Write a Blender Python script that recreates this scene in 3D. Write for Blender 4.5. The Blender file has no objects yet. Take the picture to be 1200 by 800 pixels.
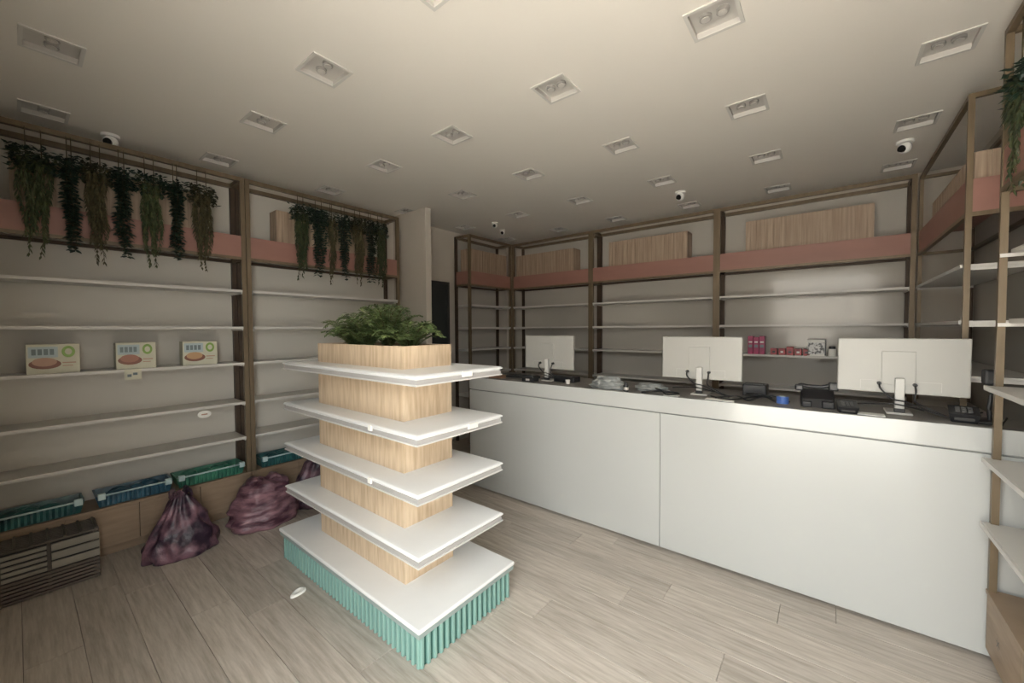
import bpy, bmesh, math, random
from mathutils import Vector, Matrix, noise
random.seed(7)
PI = math.pi
scn = bpy.context.scene
COL = scn.collection

# ------------------------------------------------------------------ camera
cam_d = bpy.data.cameras.new('camera')
cam = bpy.data.objects.new('camera', cam_d)
COL.objects.link(cam)
cam_d.sensor_width = 36.0
cam_d.lens = 465.4 / 1200 * 36.0
cam_d.clip_start = 0.02
yaw, pitch, roll = math.radians(38.68), math.radians(-1.75), math.radians(-0.30)
_f = Vector((-math.sin(yaw) * math.cos(pitch), math.cos(yaw) * math.cos(pitch), math.sin(pitch)))
_r = Vector((math.cos(yaw), math.sin(yaw), 0))
_u = _r.cross(_f)
_r2 = math.cos(roll) * _r + math.sin(roll) * _u
_u2 = -math.sin(roll) * _r + math.cos(roll) * _u
cam.matrix_world = Matrix(((_r2.x, _u2.x, -_f.x, 0), (_r2.y, _u2.y, -_f.y, 0), (_r2.z, _u2.z, -_f.z, 1.6), (0, 0, 0, 1)))
scn.camera = cam

# ------------------------------------------------------------------ daylight from the street
DOOR_X0, DOOR_X1, DOOR_Z = -1.00, 0.74, 2.70
FRONT_Y = -0.20
world = bpy.data.worlds.new('world')
scn.world = world
world.use_nodes = True
bg = world.node_tree.nodes['Background']
bg.inputs['Color'].default_value = (0.93, 0.985, 1.0, 1)
bg.inputs['Strength'].default_value = 8.0
sun_d = bpy.data.lights.new('sun', 'SUN')
sun_d.energy = 33.0; sun_d.angle = 0.01; sun_d.color = (1.0, 0.96, 0.90)
sun = bpy.data.objects.new('sun', sun_d)
COL.objects.link(sun)
sun.location = (0, 4, 9)
sun.rotation_euler = (math.radians(-28), 0, 0)    # high sun from behind the shop, it lights the street only
pl_d = bpy.data.lights.new('shopfront_daylight', 'AREA')
pl_d.shape = 'RECTANGLE'
pl_d.size = DOOR_X1 - DOOR_X0
pl_d.size_y = DOOR_Z
pl_d.cycles.is_portal = True
pl = bpy.data.objects.new('shopfront_daylight', pl_d)
COL.objects.link(pl)
pl.location = ((DOOR_X0 + DOOR_X1) / 2, FRONT_Y - 0.06, DOOR_Z / 2)
pl.rotation_euler = (PI / 2, 0, 0)      # -Z local looks along +Y, into the shop
scn.view_settings.view_transform = 'Standard'
scn.view_settings.look = 'None'
scn.view_settings.gamma = 1.0
scn.view_settings.use_curve_mapping = False
scn.view_settings.exposure = 0.58

# ------------------------------------------------------------------ materials
MATS = {}
def mat(name, color, rough=0.6, metal=0.0, spec=0.5, var=0.0, vscale=6.0, stretch=(1, 1, 1), bump=0.0, bscale=60.0,
        col2=None, coat=0.0, alpha=1.0, trans=0.0, sheen=0.0, emit=None, detail=4.0, contrast=(0.3, 0.7)):
    if name in MATS:
        return MATS[name]
    m = bpy.data.materials.new(name)
    m.use_nodes = True
    nt = m.node_tree
    b = nt.nodes['Principled BSDF']
    b.inputs['Roughness'].default_value = rough
    b.inputs['Metallic'].default_value = metal
    b.inputs['Specular IOR Level'].default_value = spec
    b.inputs['Coat Weight'].default_value = coat
    b.inputs['Alpha'].default_value = alpha
    b.inputs['Transmission Weight'].default_value = trans
    c = (*color, 1)
    tc = nt.nodes.new('ShaderNodeTexCoord')
    mp = nt.nodes.new('ShaderNodeMapping')
    mp.inputs['Scale'].default_value = stretch
    nt.links.new(tc.outputs['Object'], mp.inputs['Vector'])
    ns = nt.nodes.new('ShaderNodeTexNoise')
    ns.inputs['Scale'].default_value = vscale
    ns.inputs['Detail'].default_value = detail
    nt.links.new(mp.outputs['Vector'], ns.inputs['Vector'])
    cr = nt.nodes.new('ShaderNodeValToRGB')
    c2 = (*col2, 1) if col2 else (*[max(0, v * (1 - var)) for v in color], 1)
    cr.color_ramp.elements[0].position = contrast[0]
    cr.color_ramp.elements[1].position = contrast[1]
    cr.color_ramp.elements[0].color = c2
    cr.color_ramp.elements[1].color = c
    nt.links.new(ns.outputs['Fac'], cr.inputs['Fac'])
    nt.links.new(cr.outputs['Color'], b.inputs['Base Color'])
    if bump > 0:
        n2 = nt.nodes.new('ShaderNodeTexNoise')
        n2.inputs['Scale'].default_value = bscale
        n2.inputs['Detail'].default_value = 3
        nt.links.new(mp.outputs['Vector'], n2.inputs['Vector'])
        bp = nt.nodes.new('ShaderNodeBump')
        bp.inputs['Strength'].default_value = bump
        bp.inputs['Distance'].default_value = 0.01
        nt.links.new(n2.outputs['Fac'], bp.inputs['Height'])
        nt.links.new(bp.outputs['Normal'], b.inputs['Normal'])
    MATS[name] = m
    return m

M_WALL = mat('white_wall_paint', (0.55, 0.50, 0.435), 0.7, var=0.05, vscale=1.5, bump=0.05, bscale=90)
M_CEIL = mat('ceiling_paint', (0.76, 0.715, 0.645), 0.85, var=0.03, vscale=1.0, bump=0.04, bscale=60)
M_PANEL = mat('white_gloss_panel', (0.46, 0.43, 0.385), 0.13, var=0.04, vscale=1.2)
M_PANEL_LIT = mat('white_satin_panel_lit', (0.57, 0.535, 0.475), 0.4, var=0.04, vscale=1.2)  # lightened panel copy for left units; extra ambient light put into the colour
M_SHELF = mat('white_shelf', (0.60, 0.575, 0.535), 0.38, var=0.03, vscale=3)
M_GOND = mat('white_laminate', (0.84, 0.84, 0.83), 0.33, var=0.04, vscale=5)
M_STRIP = mat('grey_price_strip', (0.42, 0.40, 0.385), 0.3, var=0.1)
M_COUNTER = mat('gloss_white_counter', (0.47, 0.475, 0.46), 0.2, var=0.02, vscale=1.2, coat=0.2)
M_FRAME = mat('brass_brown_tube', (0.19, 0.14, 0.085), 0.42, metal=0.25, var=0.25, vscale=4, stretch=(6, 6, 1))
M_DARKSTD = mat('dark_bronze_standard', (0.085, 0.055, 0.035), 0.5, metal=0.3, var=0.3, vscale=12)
M_PINK = mat('salmon_pink_board', (0.33, 0.165, 0.13), 0.5, var=0.12, vscale=3, stretch=(1, 4, 4))
M_OAK = mat('light_oak', (0.68, 0.53, 0.37), 0.45, col2=(0.52, 0.375, 0.24), vscale=5, stretch=(9, 9, 0.9), bump=0.15, bscale=12, detail=6, contrast=(0.32, 0.62))
M_OAKC = mat('oak_cabinet', (0.34, 0.245, 0.165), 0.5, col2=(0.25, 0.175, 0.115), vscale=4, stretch=(1, 1, 8), bump=0.1, bscale=12, detail=6)
M_RIBBOX = mat('ribbed_wood', (0.44, 0.335, 0.24), 0.55, col2=(0.27, 0.19, 0.135), vscale=4, stretch=(14, 14, 0.6), bump=0.1, bscale=12, detail=3)
M_TEAL = mat('teal_fluted_paint', (0.235, 0.40, 0.35), 0.4, var=0.12, vscale=5)
M_TEALD = mat('teal_groove', (0.04, 0.13, 0.11), 0.6)
M_BLACK = mat('black_plastic', (0.018, 0.018, 0.02), 0.38, var=0.2)
M_DARK = mat('dark_grey', (0.05, 0.048, 0.045), 0.6, var=0.2)
M_WORK = mat('dark_grey_worktop', (0.22, 0.205, 0.185), 0.45, var=0.25, vscale=8)
M_WPLAST = mat('white_plastic', (0.80, 0.79, 0.75), 0.3, var=0.02)
M_MON = mat('monitor_white_shell', (0.37, 0.36, 0.33), 0.32, var=0.02)
M_MONN = mat('stand_grey_white', (0.50, 0.49, 0.46), 0.35)
M_MONG = mat('monitor_seam_grey', (0.48, 0.47, 0.44), 0.4)
M_CABLE = mat('cable_black', (0.015, 0.015, 0.016), 0.5)
M_GREYBAG = mat('grey_plastic_bag', (0.30, 0.31, 0.30), 0.35, var=0.4, vscale=14, bump=0.4, bscale=25)
M_STEEL = mat('chrome', (0.6, 0.6, 0.6), 0.25, metal=1.0)
M_BASK = mat('basket_dark_slat', (0.11, 0.09, 0.072), 0.5, var=0.3, vscale=6)
M_BASKL = mat('basket_pale_slat', (0.27, 0.245, 0.205), 0.5, var=0.2, vscale=6)
M_SOIL = mat('soil', (0.03, 0.022, 0.015), 0.9, var=0.4, bump=0.5)
M_STEM = mat('stem_brown', (0.10, 0.075, 0.035), 0.7, var=0.3)
M_LEAFA = mat('leaf_fresh_green', (0.10, 0.105, 0.04), 0.5, col2=(0.03, 0.055, 0.02), vscale=25)
M_LEAFB = mat('leaf_dark_ivy', (0.022, 0.05, 0.028), 0.5, col2=(0.008, 0.018, 0.012), vscale=25)
M_LEAFC = mat('leaf_olive', (0.105, 0.08, 0.035), 0.55, col2=(0.045, 0.045, 0.018), vscale=25)
M_LEAFD = mat('leaf_mid_green', (0.065, 0.075, 0.028), 0.5, col2=(0.015, 0.03, 0.012), vscale=25)
M_LEAFE = mat('leaf_dark_olive', (0.05, 0.055, 0.022), 0.5, col2=(0.015, 0.018, 0.008), vscale=25)
M_FERN = mat('leaf_fern', (0.20, 0.26, 0.09), 0.5, col2=(0.025, 0.055, 0.018), vscale=18)
M_BAGP = mat('purple_bag', (0.21, 0.11, 0.14), 0.38, col2=(0.022, 0.010, 0.024), vscale=11, bump=0.8, bscale=24, contrast=(0.4, 0.64))
M_BAGR = mat('maroon_bag', (0.30, 0.16, 0.185), 0.4, col2=(0.07, 0.025, 0.04), vscale=7, stretch=(1, 1, 3), bump=0.8, bscale=22, contrast=(0.36, 0.64))
M_BASKT = mat('teal_basket_plastic', (0.045, 0.17, 0.16), 0.35, col2=(0.02, 0.065, 0.075), vscale=14)
M_BASKB = mat('blue_basket_plastic', (0.04, 0.13, 0.20), 0.35, col2=(0.02, 0.06, 0.09), vscale=14)
M_BASKG = mat('green_basket_plastic', (0.06, 0.26, 0.16), 0.35, col2=(0.03, 0.12, 0.09), vscale=14)
M_HANDLE = mat('pale_handle_plastic', (0.46, 0.58, 0.58), 0.35)
M_CARD = mat('cream_carton', (0.62, 0.60, 0.47), 0.55, var=0.08, vscale=15)
M_PRGREEN = mat('print_green', (0.22, 0.36, 0.08), 0.5)
M_PRBROWN = mat('print_brown', (0.22, 0.09, 0.06), 0.5)
M_PRTAN = mat('print_tan', (0.45, 0.27, 0.19), 0.5)
M_PRGREY = mat('print_grey', (0.16, 0.20, 0.21), 0.5)
M_PRBLUE = mat('print_pale_blue', (0.42, 0.50, 0.52), 0.5)
M_PAPER = mat('white_paper', (0.85, 0.83, 0.78), 0.6)
M_MAG = mat('magenta_pack', (0.42, 0.03, 0.12), 0.4, var=0.4, vscale=20)
M_RED = mat('red_pack', (0.45, 0.05, 0.06), 0.4, var=0.4, vscale=25)
M_BLUE = mat('blue_plastic', (0.08, 0.17, 0.50), 0.35, var=0.2)
M_LENS = mat('lens_black', (0.01, 0.01, 0.01), 0.08)
M_HOUS = mat('light_housing', (0.54, 0.51, 0.47), 0.5)
M_LAMPD = mat('lamp_dark', (0.34, 0.32, 0.29), 0.4)
M_LFRAME = mat('light_frame', (0.60, 0.575, 0.53), 0.5)
M_PAVE = mat('street_paving', (0.55, 0.52, 0.48), 0.8, var=0.15, vscale=2)
M_DOOR = mat('dark_door', (0.035, 0.04, 0.04), 0.5, var=0.2)
M_PATCH = mat('checked_print', (0.75, 0.74, 0.72), 0.5, col2=(0.12, 0.12, 0.12), vscale=40, contrast=(0.42, 0.52))

def wood_floor_mat():
    m = bpy.data.materials.new('grey_oak_planks')
    m.use_nodes = True
    nt = m.node_tree
    b = nt.nodes['Principled BSDF']
    b.inputs['Roughness'].default_value = 0.42
    tc = nt.nodes.new('ShaderNodeTexCoord')
    oi = nt.nodes.new('ShaderNodeObjectInfo')
    add = nt.nodes.new('ShaderNodeVectorMath'); add.operation = 'ADD'
    mul = nt.nodes.new('ShaderNodeVectorMath'); mul.operation = 'SCALE'
    mul.inputs['Scale'].default_value = 37.0
    comb = nt.nodes.new('ShaderNodeCombineXYZ')
    for k in ('X', 'Y', 'Z'):
        nt.links.new(oi.outputs['Random'], comb.inputs[k])
    nt.links.new(comb.outputs[0], mul.inputs[0])
    nt.links.new(tc.outputs['Object'], add.inputs[0])
    nt.links.new(mul.outputs[0], add.inputs[1])
    mp = nt.nodes.new('ShaderNodeMapping'); mp.inputs['Scale'].default_value = (1.3, 16, 1)
    nt.links.new(add.outputs[0], mp.inputs['Vector'])
    ns = nt.nodes.new('ShaderNodeTexNoise'); ns.inputs['Scale'].default_value = 3.0
    ns.inputs['Detail'].default_value = 7; ns.inputs['Roughness'].default_value = 0.65
    nt.links.new(mp.outputs[0], ns.inputs['Vector'])
    cr = nt.nodes.new('ShaderNodeValToRGB')
    cr.color_ramp.elements[0].position = 0.32; cr.color_ramp.elements[0].color = (0.36, 0.31, 0.255, 1)
    cr.color_ramp.elements[1].position = 0.66; cr.color_ramp.elements[1].color = (0.57, 0.51, 0.445, 1)
    nt.links.new(ns.outputs['Fac'], cr.inputs['Fac'])
    mr = nt.nodes.new('ShaderNodeMapRange')
    mr.inputs['To Min'].default_value = 0.88; mr.inputs['To Max'].default_value = 1.08
    nt.links.new(oi.outputs['Random'], mr.inputs['Value'])
    mx = nt.nodes.new('ShaderNodeVectorMath'); mx.operation = 'SCALE'
    nt.links.new(cr.outputs['Color'], mx.inputs[0]); nt.links.new(mr.outputs[0], mx.inputs['Scale'])
    nt.links.new(mx.outputs[0], b.inputs['Base Color'])
    bp = nt.nodes.new('ShaderNodeBump'); bp.inputs['Strength'].default_value = 0.12; bp.inputs['Distance'].default_value = 0.004
    nt.links.new(ns.outputs['Fac'], bp.inputs['Height']); nt.links.new(bp.outputs['Normal'], b.inputs['Normal'])
    return m
M_FLOOR = wood_floor_mat()
M_SUB = mat('floor_joint', (0.12, 0.10, 0.08), 0.8)

# ------------------------------------------------------------------ mesh helpers
class MB:
    """collects shapes into one mesh"""
    def __init__(s):
        s.v = []; s.f = []; s.sm = []
    def raw(s, vs, fs, smooth=False):
        n = len(s.v)
        s.v += [tuple(v) for v in vs]
        s.f += [tuple(i + n for i in f) for f in fs]
        s.sm += [smooth] * len(fs)
        return s
    def box(s, x0, x1, y0, y1, z0, z1):
        return s.raw([(x0, y0, z0), (x1, y0, z0), (x1, y1, z0), (x0, y1, z0), (x0, y0, z1), (x1, y0, z1), (x1, y1, z1), (x0, y1, z1)],
              [(0, 3, 2, 1), (4, 5, 6, 7), (0, 1, 5, 4), (1, 2, 6, 5), (2, 3, 7, 6), (3, 0, 4, 7)])
    def bbox(s, x0, x1, y0, y1, z0, z1, b=0.004):
        """box with chamfered vertical and horizontal edges"""
        bm = bmesh.new()
        bmesh.ops.create_cube(bm, size=1)
        for v in bm.verts:
            v.co = Vector(((x0 + x1) / 2 + v.co.x * (x1 - x0), (y0 + y1) / 2 + v.co.y * (y1 - y0), (z0 + z1) / 2 + v.co.z * (z1 - z0)))
        bmesh.ops.bevel(bm, geom=bm.edges[:], offset=b, segments=2, affect='EDGES', profile=0.5)
        bm.verts.index_update()
        s.raw([v.co[:] for v in bm.verts], [[v.index for v in f.verts] for f in bm.faces])
        bm.free()
        return s
    def prism(s, pts, z0, z1):
        n = len(pts)
        vs = [(x, y, z0) for x, y in pts] + [(x, y, z1) for x, y in pts]
        fs = [tuple(range(n - 1, -1, -1)), tuple(range(n, 2 * n))] + [(i, (i + 1) % n, (i + 1) % n + n, i + n) for i in range(n)]
        return s.raw(vs, fs)
    def cyl(s, c, r, h, n=16, axis='z', r2=None):
        r2 = r if r2 is None else r2
        vs = []
        for k, rr in ((0, r), (h, r2)):
            for i in range(n):
                a = 2 * PI * i / n
                p = (rr * math.cos(a), rr * math.sin(a), k)
                if axis == 'y': p = (p[0], -p[2], p[1])
                if axis == 'x': p = (p[2], p[0], p[1])
                vs.append((p[0] + c[0], p[1] + c[1], p[2] + c[2]))
        s.raw(vs[:], [(i, (i + 1) % n, (i + 1) % n + n, i + n) for i in range(n)], True)
        s.raw(vs[:n], [tuple(range(n - 1, -1, -1))]); s.raw(vs[n:], [tuple(range(n))])
        return s
    def sphere(s, c, rx, ry, rz, nu=16, nv=10, t0=0, t1=PI):
        vs = []; fs = []
        for j in range(nv + 1):
            t = t0 + (t1 - t0) * j / nv
            for i in range(nu):
                a = 2 * PI * i / nu
                vs.append((c[0] + rx * math.sin(t) * math.cos(a), c[1] + ry * math.sin(t) * math.sin(a), c[2] + rz * math.cos(t)))
        for j in range(nv):
            for i in range(nu):
                fs.append((j * nu + i, (j + 1) * nu + i, (j + 1) * nu + (i + 1) % nu, j * nu + (i + 1) % nu))
        return s.raw(vs, fs, True)
    def tube(s, pts, r, n=6):
        pts = [Vector(p) for p in pts]
        vs = []; fs = []
        for k, p in enumerate(pts):
            d = (pts[min(k + 1, len(pts) - 1)] - pts[max(k - 1, 0)])
            d = d.normalized() if d.length > 1e-9 else Vector((0, 0, 1))
            a = d.cross(Vector((0, 0, 1)))
            if a.length < 1e-3: a = d.cross(Vector((1, 0, 0)))
            a.normalize(); b = d.cross(a)
            rr = r[k] if isinstance(r, (list, tuple)) else r
            for i in range(n):
                t = 2 * PI * i / n
                vs.append(p + a * (rr * math.cos(t)) + b * (rr * math.sin(t)))
        for k in range(len(pts) - 1):
            for i in range(n):
                fs.append((k * n + i, k * n + (i + 1) % n, (k + 1) * n + (i + 1) % n, (k + 1) * n + i))
        fs.append(tuple(range(n - 1, -1, -1))); fs.append(tuple(range((len(pts) - 1) * n, len(pts) * n)))
        return s.raw([v[:] for v in vs], fs, True)
    def mesh(s, name, m):
        me = bpy.data.meshes.new(name)
        me.from_pydata(s.v, [], s.f)
        me.polygons.foreach_set('use_smooth', s.sm)
        me.materials.append(m)
        me.update()
        return me
    def build(s, name, m, parent=None, loc=None, label=None, kind=None):
        o = bpy.data.objects.new(name, s.mesh(name, m))
        COL.objects.link(o)
        if parent: o.parent = parent
        if loc: o.location = loc
        if label: o['label'] = label
        if kind: o['kind'] = kind
        return o

def smooth_curve(pts, n=6):
    pts = [Vector(p) for p in pts]
    out = []
    for i in range(len(pts) - 1):
        p0 = pts[max(i - 1, 0)]; p1 = pts[i]; p2 = pts[i + 1]; p3 = pts[min(i + 2, len(pts) - 1)]
        for k in range(n):
            t = k / n
            out.append(0.5 * ((2 * p1) + (p2 - p0) * t + (2 * p0 - 5 * p1 + 4 * p2 - p3) * t * t + (3 * p1 - p0 - 3 * p2 + p3) * t ** 3))
    out.append(pts[-1])
    return out

def thing(name, label, cat, loc=(0, 0, 0), rz=0.0, group=None):
    o = bpy.data.objects.new(name, None)
    o.empty_display_size = 0.1
    COL.objects.link(o)
    o.location = loc; o.rotation_euler = (0, 0, rz)
    o['label'] = label; o['category'] = cat
    if group: o['group'] = group
    return o
def tag(o, label, cat, group=None):
    o['label'] = label; o['category'] = cat
    if group: o['group'] = group
    return o
def struct(o, label, cat=None):
    o['kind'] = 'structure'; o['label'] = label
    if cat: o['category'] = cat
    return o
def children_of(o):
    return [c for c in COL.objects if c.parent == o]
def copy_tree(o, parent=None, kids=None):
    c = o.copy(); COL.objects.link(c)
    if parent: c.parent = parent
    for ch in (kids if kids is not None else children_of(o)):
        copy_tree(ch, c)
    return c
def box(x0, x1, y0, y1, z0, z1): return MB().box(x0, x1, y0, y1, z0, z1)

# ------------------------------------------------------------------ room shell
WL, WR, WB, CZ = -4.25, 0.92, 5.17, 3.0
FY = FRONT_Y
# floor: a dark sub-floor with laid planks as parts
fl = box(WL - 0.1, WR + 0.1, FY - 0.1, WB + 0.1, -0.08, -0.012).build('floor', M_SUB)
struct(fl, 'greyish oak plank floor of the shop', 'floor')
PW, PL = 0.1965, 1.285
plank_me = {}
def plank_mesh(w, l):
    key = (round(w, 3), round(l, 3))
    if key not in plank_me:
        g = 0.0008; c = 0.0014
        x0, x1, y0, y1 = g, l - g, g, w - g
        vs = [(x0, y0, -0.012), (x1, y0, -0.012), (x1, y1, -0.012), (x0, y1, -0.012),
              (x0, y0, -c), (x1, y0, -c), (x1, y1, -c), (x0, y1, -c),
              (x0 + c, y0 + c, 0), (x1 - c, y0 + c, 0), (x1 - c, y1 - c, 0), (x0 + c, y1 - c, 0)]
        fs = [(0, 1, 5, 4), (1, 2, 6, 5), (2, 3, 7, 6), (3, 0, 4, 7), (4, 5, 9, 8), (5, 6, 10, 9), (6, 7, 11, 10), (7, 4, 8, 11), (8, 9, 10, 11)]
        plank_me[key] = MB().raw(vs, fs).mesh('plank', M_FLOOR)
    return plank_me[key]
rows = []
y = 0.765 - PW * 6
while y < WB:
    if y + PW > FY: rows.append(y)
    y += PW
for ri, y in enumerate(rows):
    off = [0.02, -0.41, 0.35, -0.78, -0.2][ri % 5] + (0.03 if ri % 2 else 0)
    x = off - PL * math.ceil((off - WL) / PL)
    yy0, yy1 = max(y, FY), min(y + PW, WB)
    while x < WR:
        xa, xb = max(x, WL), min(x + PL, WR)
        if xb - xa > 0.03:
            o = bpy.data.objects.new('plank', plank_mesh(yy1 - yy0, xb - xa))
            COL.objects.link(o); o.parent = fl; o.location = (xa, yy0, 0)
        x += PL

# ceiling with square holes for the recessed lights
LX = [-3.93, -3.0, -2.15, -1.27, -0.43, 0.44]
LY = [0.15, 1.08, 2.01, 2.94, 3.88, 4.82]
HW = 0.095
lights = []
for j, yv in enumerate(LY):
    for i, xv in enumerate(LX):
        lights.append((i, j, xv, yv))
cm = MB()
xs = sorted([WL, WR] + [v for x in LX for v in (x - HW, x + HW)])
ys = sorted([FY, WB] + [v for y in LY for v in (y - HW, y + HW)])
gi = {}
def cv(x, y):
    if (x, y) not in gi:
        gi[(x, y)] = len(cm.v); cm.v.append((x, y, CZ))
    return gi[(x, y)]
for a in range(len(xs) - 1):
    for b in range(len(ys) - 1):
        mx, my = (xs[a] + xs[a + 1]) / 2, (ys[b] + ys[b + 1]) / 2
        if any(abs(mx - l[2]) < HW and abs(my - l[3]) < HW for l in lights): continue
        cm.f.append((cv(xs[a], ys[b]), cv(xs[a], ys[b + 1]), cv(xs[a + 1], ys[b + 1]), cv(xs[a + 1], ys[b]))); cm.sm.append(False)
cm.box(WL, WR, FY, WB, CZ + 0.14, CZ + 0.16)
struct(cm.build('ceiling', M_CEIL), 'plain off-white ceiling with a grid of square light openings', 'ceiling')

struct(box(WL - 0.1, WL, FY - 0.1, WB + 0.1, 0, CZ + 0.16).build('wall_left', M_WALL), 'white wall behind the left shelving', 'wall')
struct(box(WL, WR, WB, WB + 0.1, 0, CZ + 0.16).build('wall_back', M_WALL), 'white wall behind the counter shelving', 'wall')
struct(box(WR, WR + 0.1, FY - 0.1, WB + 0.1, 0, CZ + 0.16).build('wall_right', M_WALL), 'white wall behind the right-hand shelving', 'wall')
wf = MB()
wf.box(WL, DOOR_X0, FY - 0.1, FY, 0, CZ + 0.16); wf.box(DOOR_X1, WR, FY - 0.1, FY, 0, CZ + 0.16); wf.box(DOOR_X0, DOOR_X1, FY - 0.1, FY, DOOR_Z, CZ + 0.16)
struct(wf.build('wall_front', M_WALL), 'street-side wall with the open shop entrance', 'wall')
struct(box(-16, 16, -14, FY - 0.1, -0.12, -0.02).build('ground', M_PAVE), 'pavement outside the entrance', 'ground')

struct(box(-16, 16, -10.5, -9.5, -0.02, 3.6).build('street_sky_blocker', mat('sky_blocker_grey', (0.30, 0.28, 0.25), 0.8)), 'unseen wall across the street, added to block low sky', 'wall')  # unseen facade added opposite so daylight enters more steeply
# wall pier at the end of the left shelving
struct(MB().bbox(WL, -3.63, 2.96, 3.04, 0, CZ, 0.003).build('trim_1', M_WALL), 'white wall pier between left shelving and dark doorway', 'pier')
# dark door in the left wall
d = box(WL - 0.002, WL + 0.012, 3.12, 3.83, 0.0, 2.24).build('door_1', M_DOOR)
struct(d, 'dark door in the left wall behind the white pier', 'door')
fr = MB(); fr.box(WL, WL + 0.03, 3.06, 3.12, 0, 2.30); fr.box(WL, WL + 0.03, 3.83, 3.86, 0, 2.27); fr.box(WL, WL + 0.03, 3.12, 3.83, 2.24, 2.27)
fr.build('door_frame', M_DARK, d)
MB().sphere((WL + 0.05, 3.76, 1.02), 0.02, 0.05, 0.02, 10, 6).build('door_handle', M_STEEL, d)

# ------------------------------------------------------------------ ceiling lights
T = thing('ceiling_light', '', 'ceiling light', (LX[0], LY[0], CZ))
m_ = MB()
h2, w2 = HW + 0.012, HW - 0.004
for (a, b, c, e) in ((-h2, h2, -h2, -w2), (-h2, h2, w2, h2), (-h2, -w2, -w2, w2), (w2, h2, -w2, w2)): m_.box(a, b, c, e, -0.006, 0.0)
m_.build('frame', M_LFRAME, T)
m_ = MB()
m_.raw([(-HW, -HW, 0), (HW, -HW, 0), (HW, HW, 0), (-HW, HW, 0), (-HW, -HW, .024), (HW, -HW, .024), (HW, HW, .024), (-HW, HW, .024)],
       [(0, 1, 5, 4), (1, 2, 6, 5), (2, 3, 7, 6), (3, 0, 4, 7), (4, 5, 6, 7)])
m_.build('housing', M_HOUS, T)
for sx in (-0.035, 0.035):
    m_ = MB(); m_.cyl((sx, 0.0, 0.010), 0.027, 0.014, 14)
    lo = m_.build('lamp', M_LAMPD, T)
    MB().cyl((sx, 0.0, 0.006), 0.019, 0.004, 12).build('lamp_glass', M_HOUS, lo)
kids = children_of(T)
rown = ['row nearest the entrance', 'second row from the entrance', 'third row from the entrance', 'third row from the counter wall', 'second row from the counter wall', 'row nearest the counter wall']
coln = ['leftmost', 'second from the left', 'third from the left', 'third from the right', 'second from the right', 'rightmost']
first = True
for (i, j, xv, yv) in lights:
    if (i, j) in ((5, 0), (4, 0), (3, 0)): pass
    o = T if first else copy_tree(T, None, kids)
    first = False
    o.location = (xv, yv, CZ)
    o['label'] = 'square recessed ceiling spotlight, %s in the %s' % (coln[i], rown[j])
    o['group'] = 'recessed ceiling spotlights'

# ------------------------------------------------------------------ security cameras
T = thing('security_camera', '', 'security camera')
MB().cyl((0, 0, -0.018), 0.05, 0.018, 20).build('mount', M_WPLAST, T)
hd = MB().sphere((0, 0, -0.05), 0.042, 0.042, 0.042, 18, 12).build('camera_head', M_WPLAST, T)
MB().cyl((0.0, 0.0, -0.062), 0.024, 0.045, 16, 'y').build('lens', M_LENS, hd)
kids = children_of(T)
cams = [((-4.03, 0.46), 'white dome security camera above the left wall plants', 60), ((-1.22, 4.30), 'white dome security camera over the middle of the counter', -10),
        ((0.42, 4.22), 'white dome security camera in the far right ceiling corner', -35), ((-3.45, 3.96), 'small security camera near the dark doorway', 30), ((-3.62, 4.32), 'small security camera in the far left ceiling corner', 30)]
for k, ((x, y), lb, rz) in enumerate(cams):
    o = T if k == 0 else copy_tree(T, None, kids)
    o.location = (x, y, CZ); o.rotation_euler = (0, 0, math.radians(rz)); o['label'] = lb; o['group'] = 'security cameras on the ceiling'
    s_ = 1.0 if k < 3 else 0.8
    o.scale = (s_, s_, s_)

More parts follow.
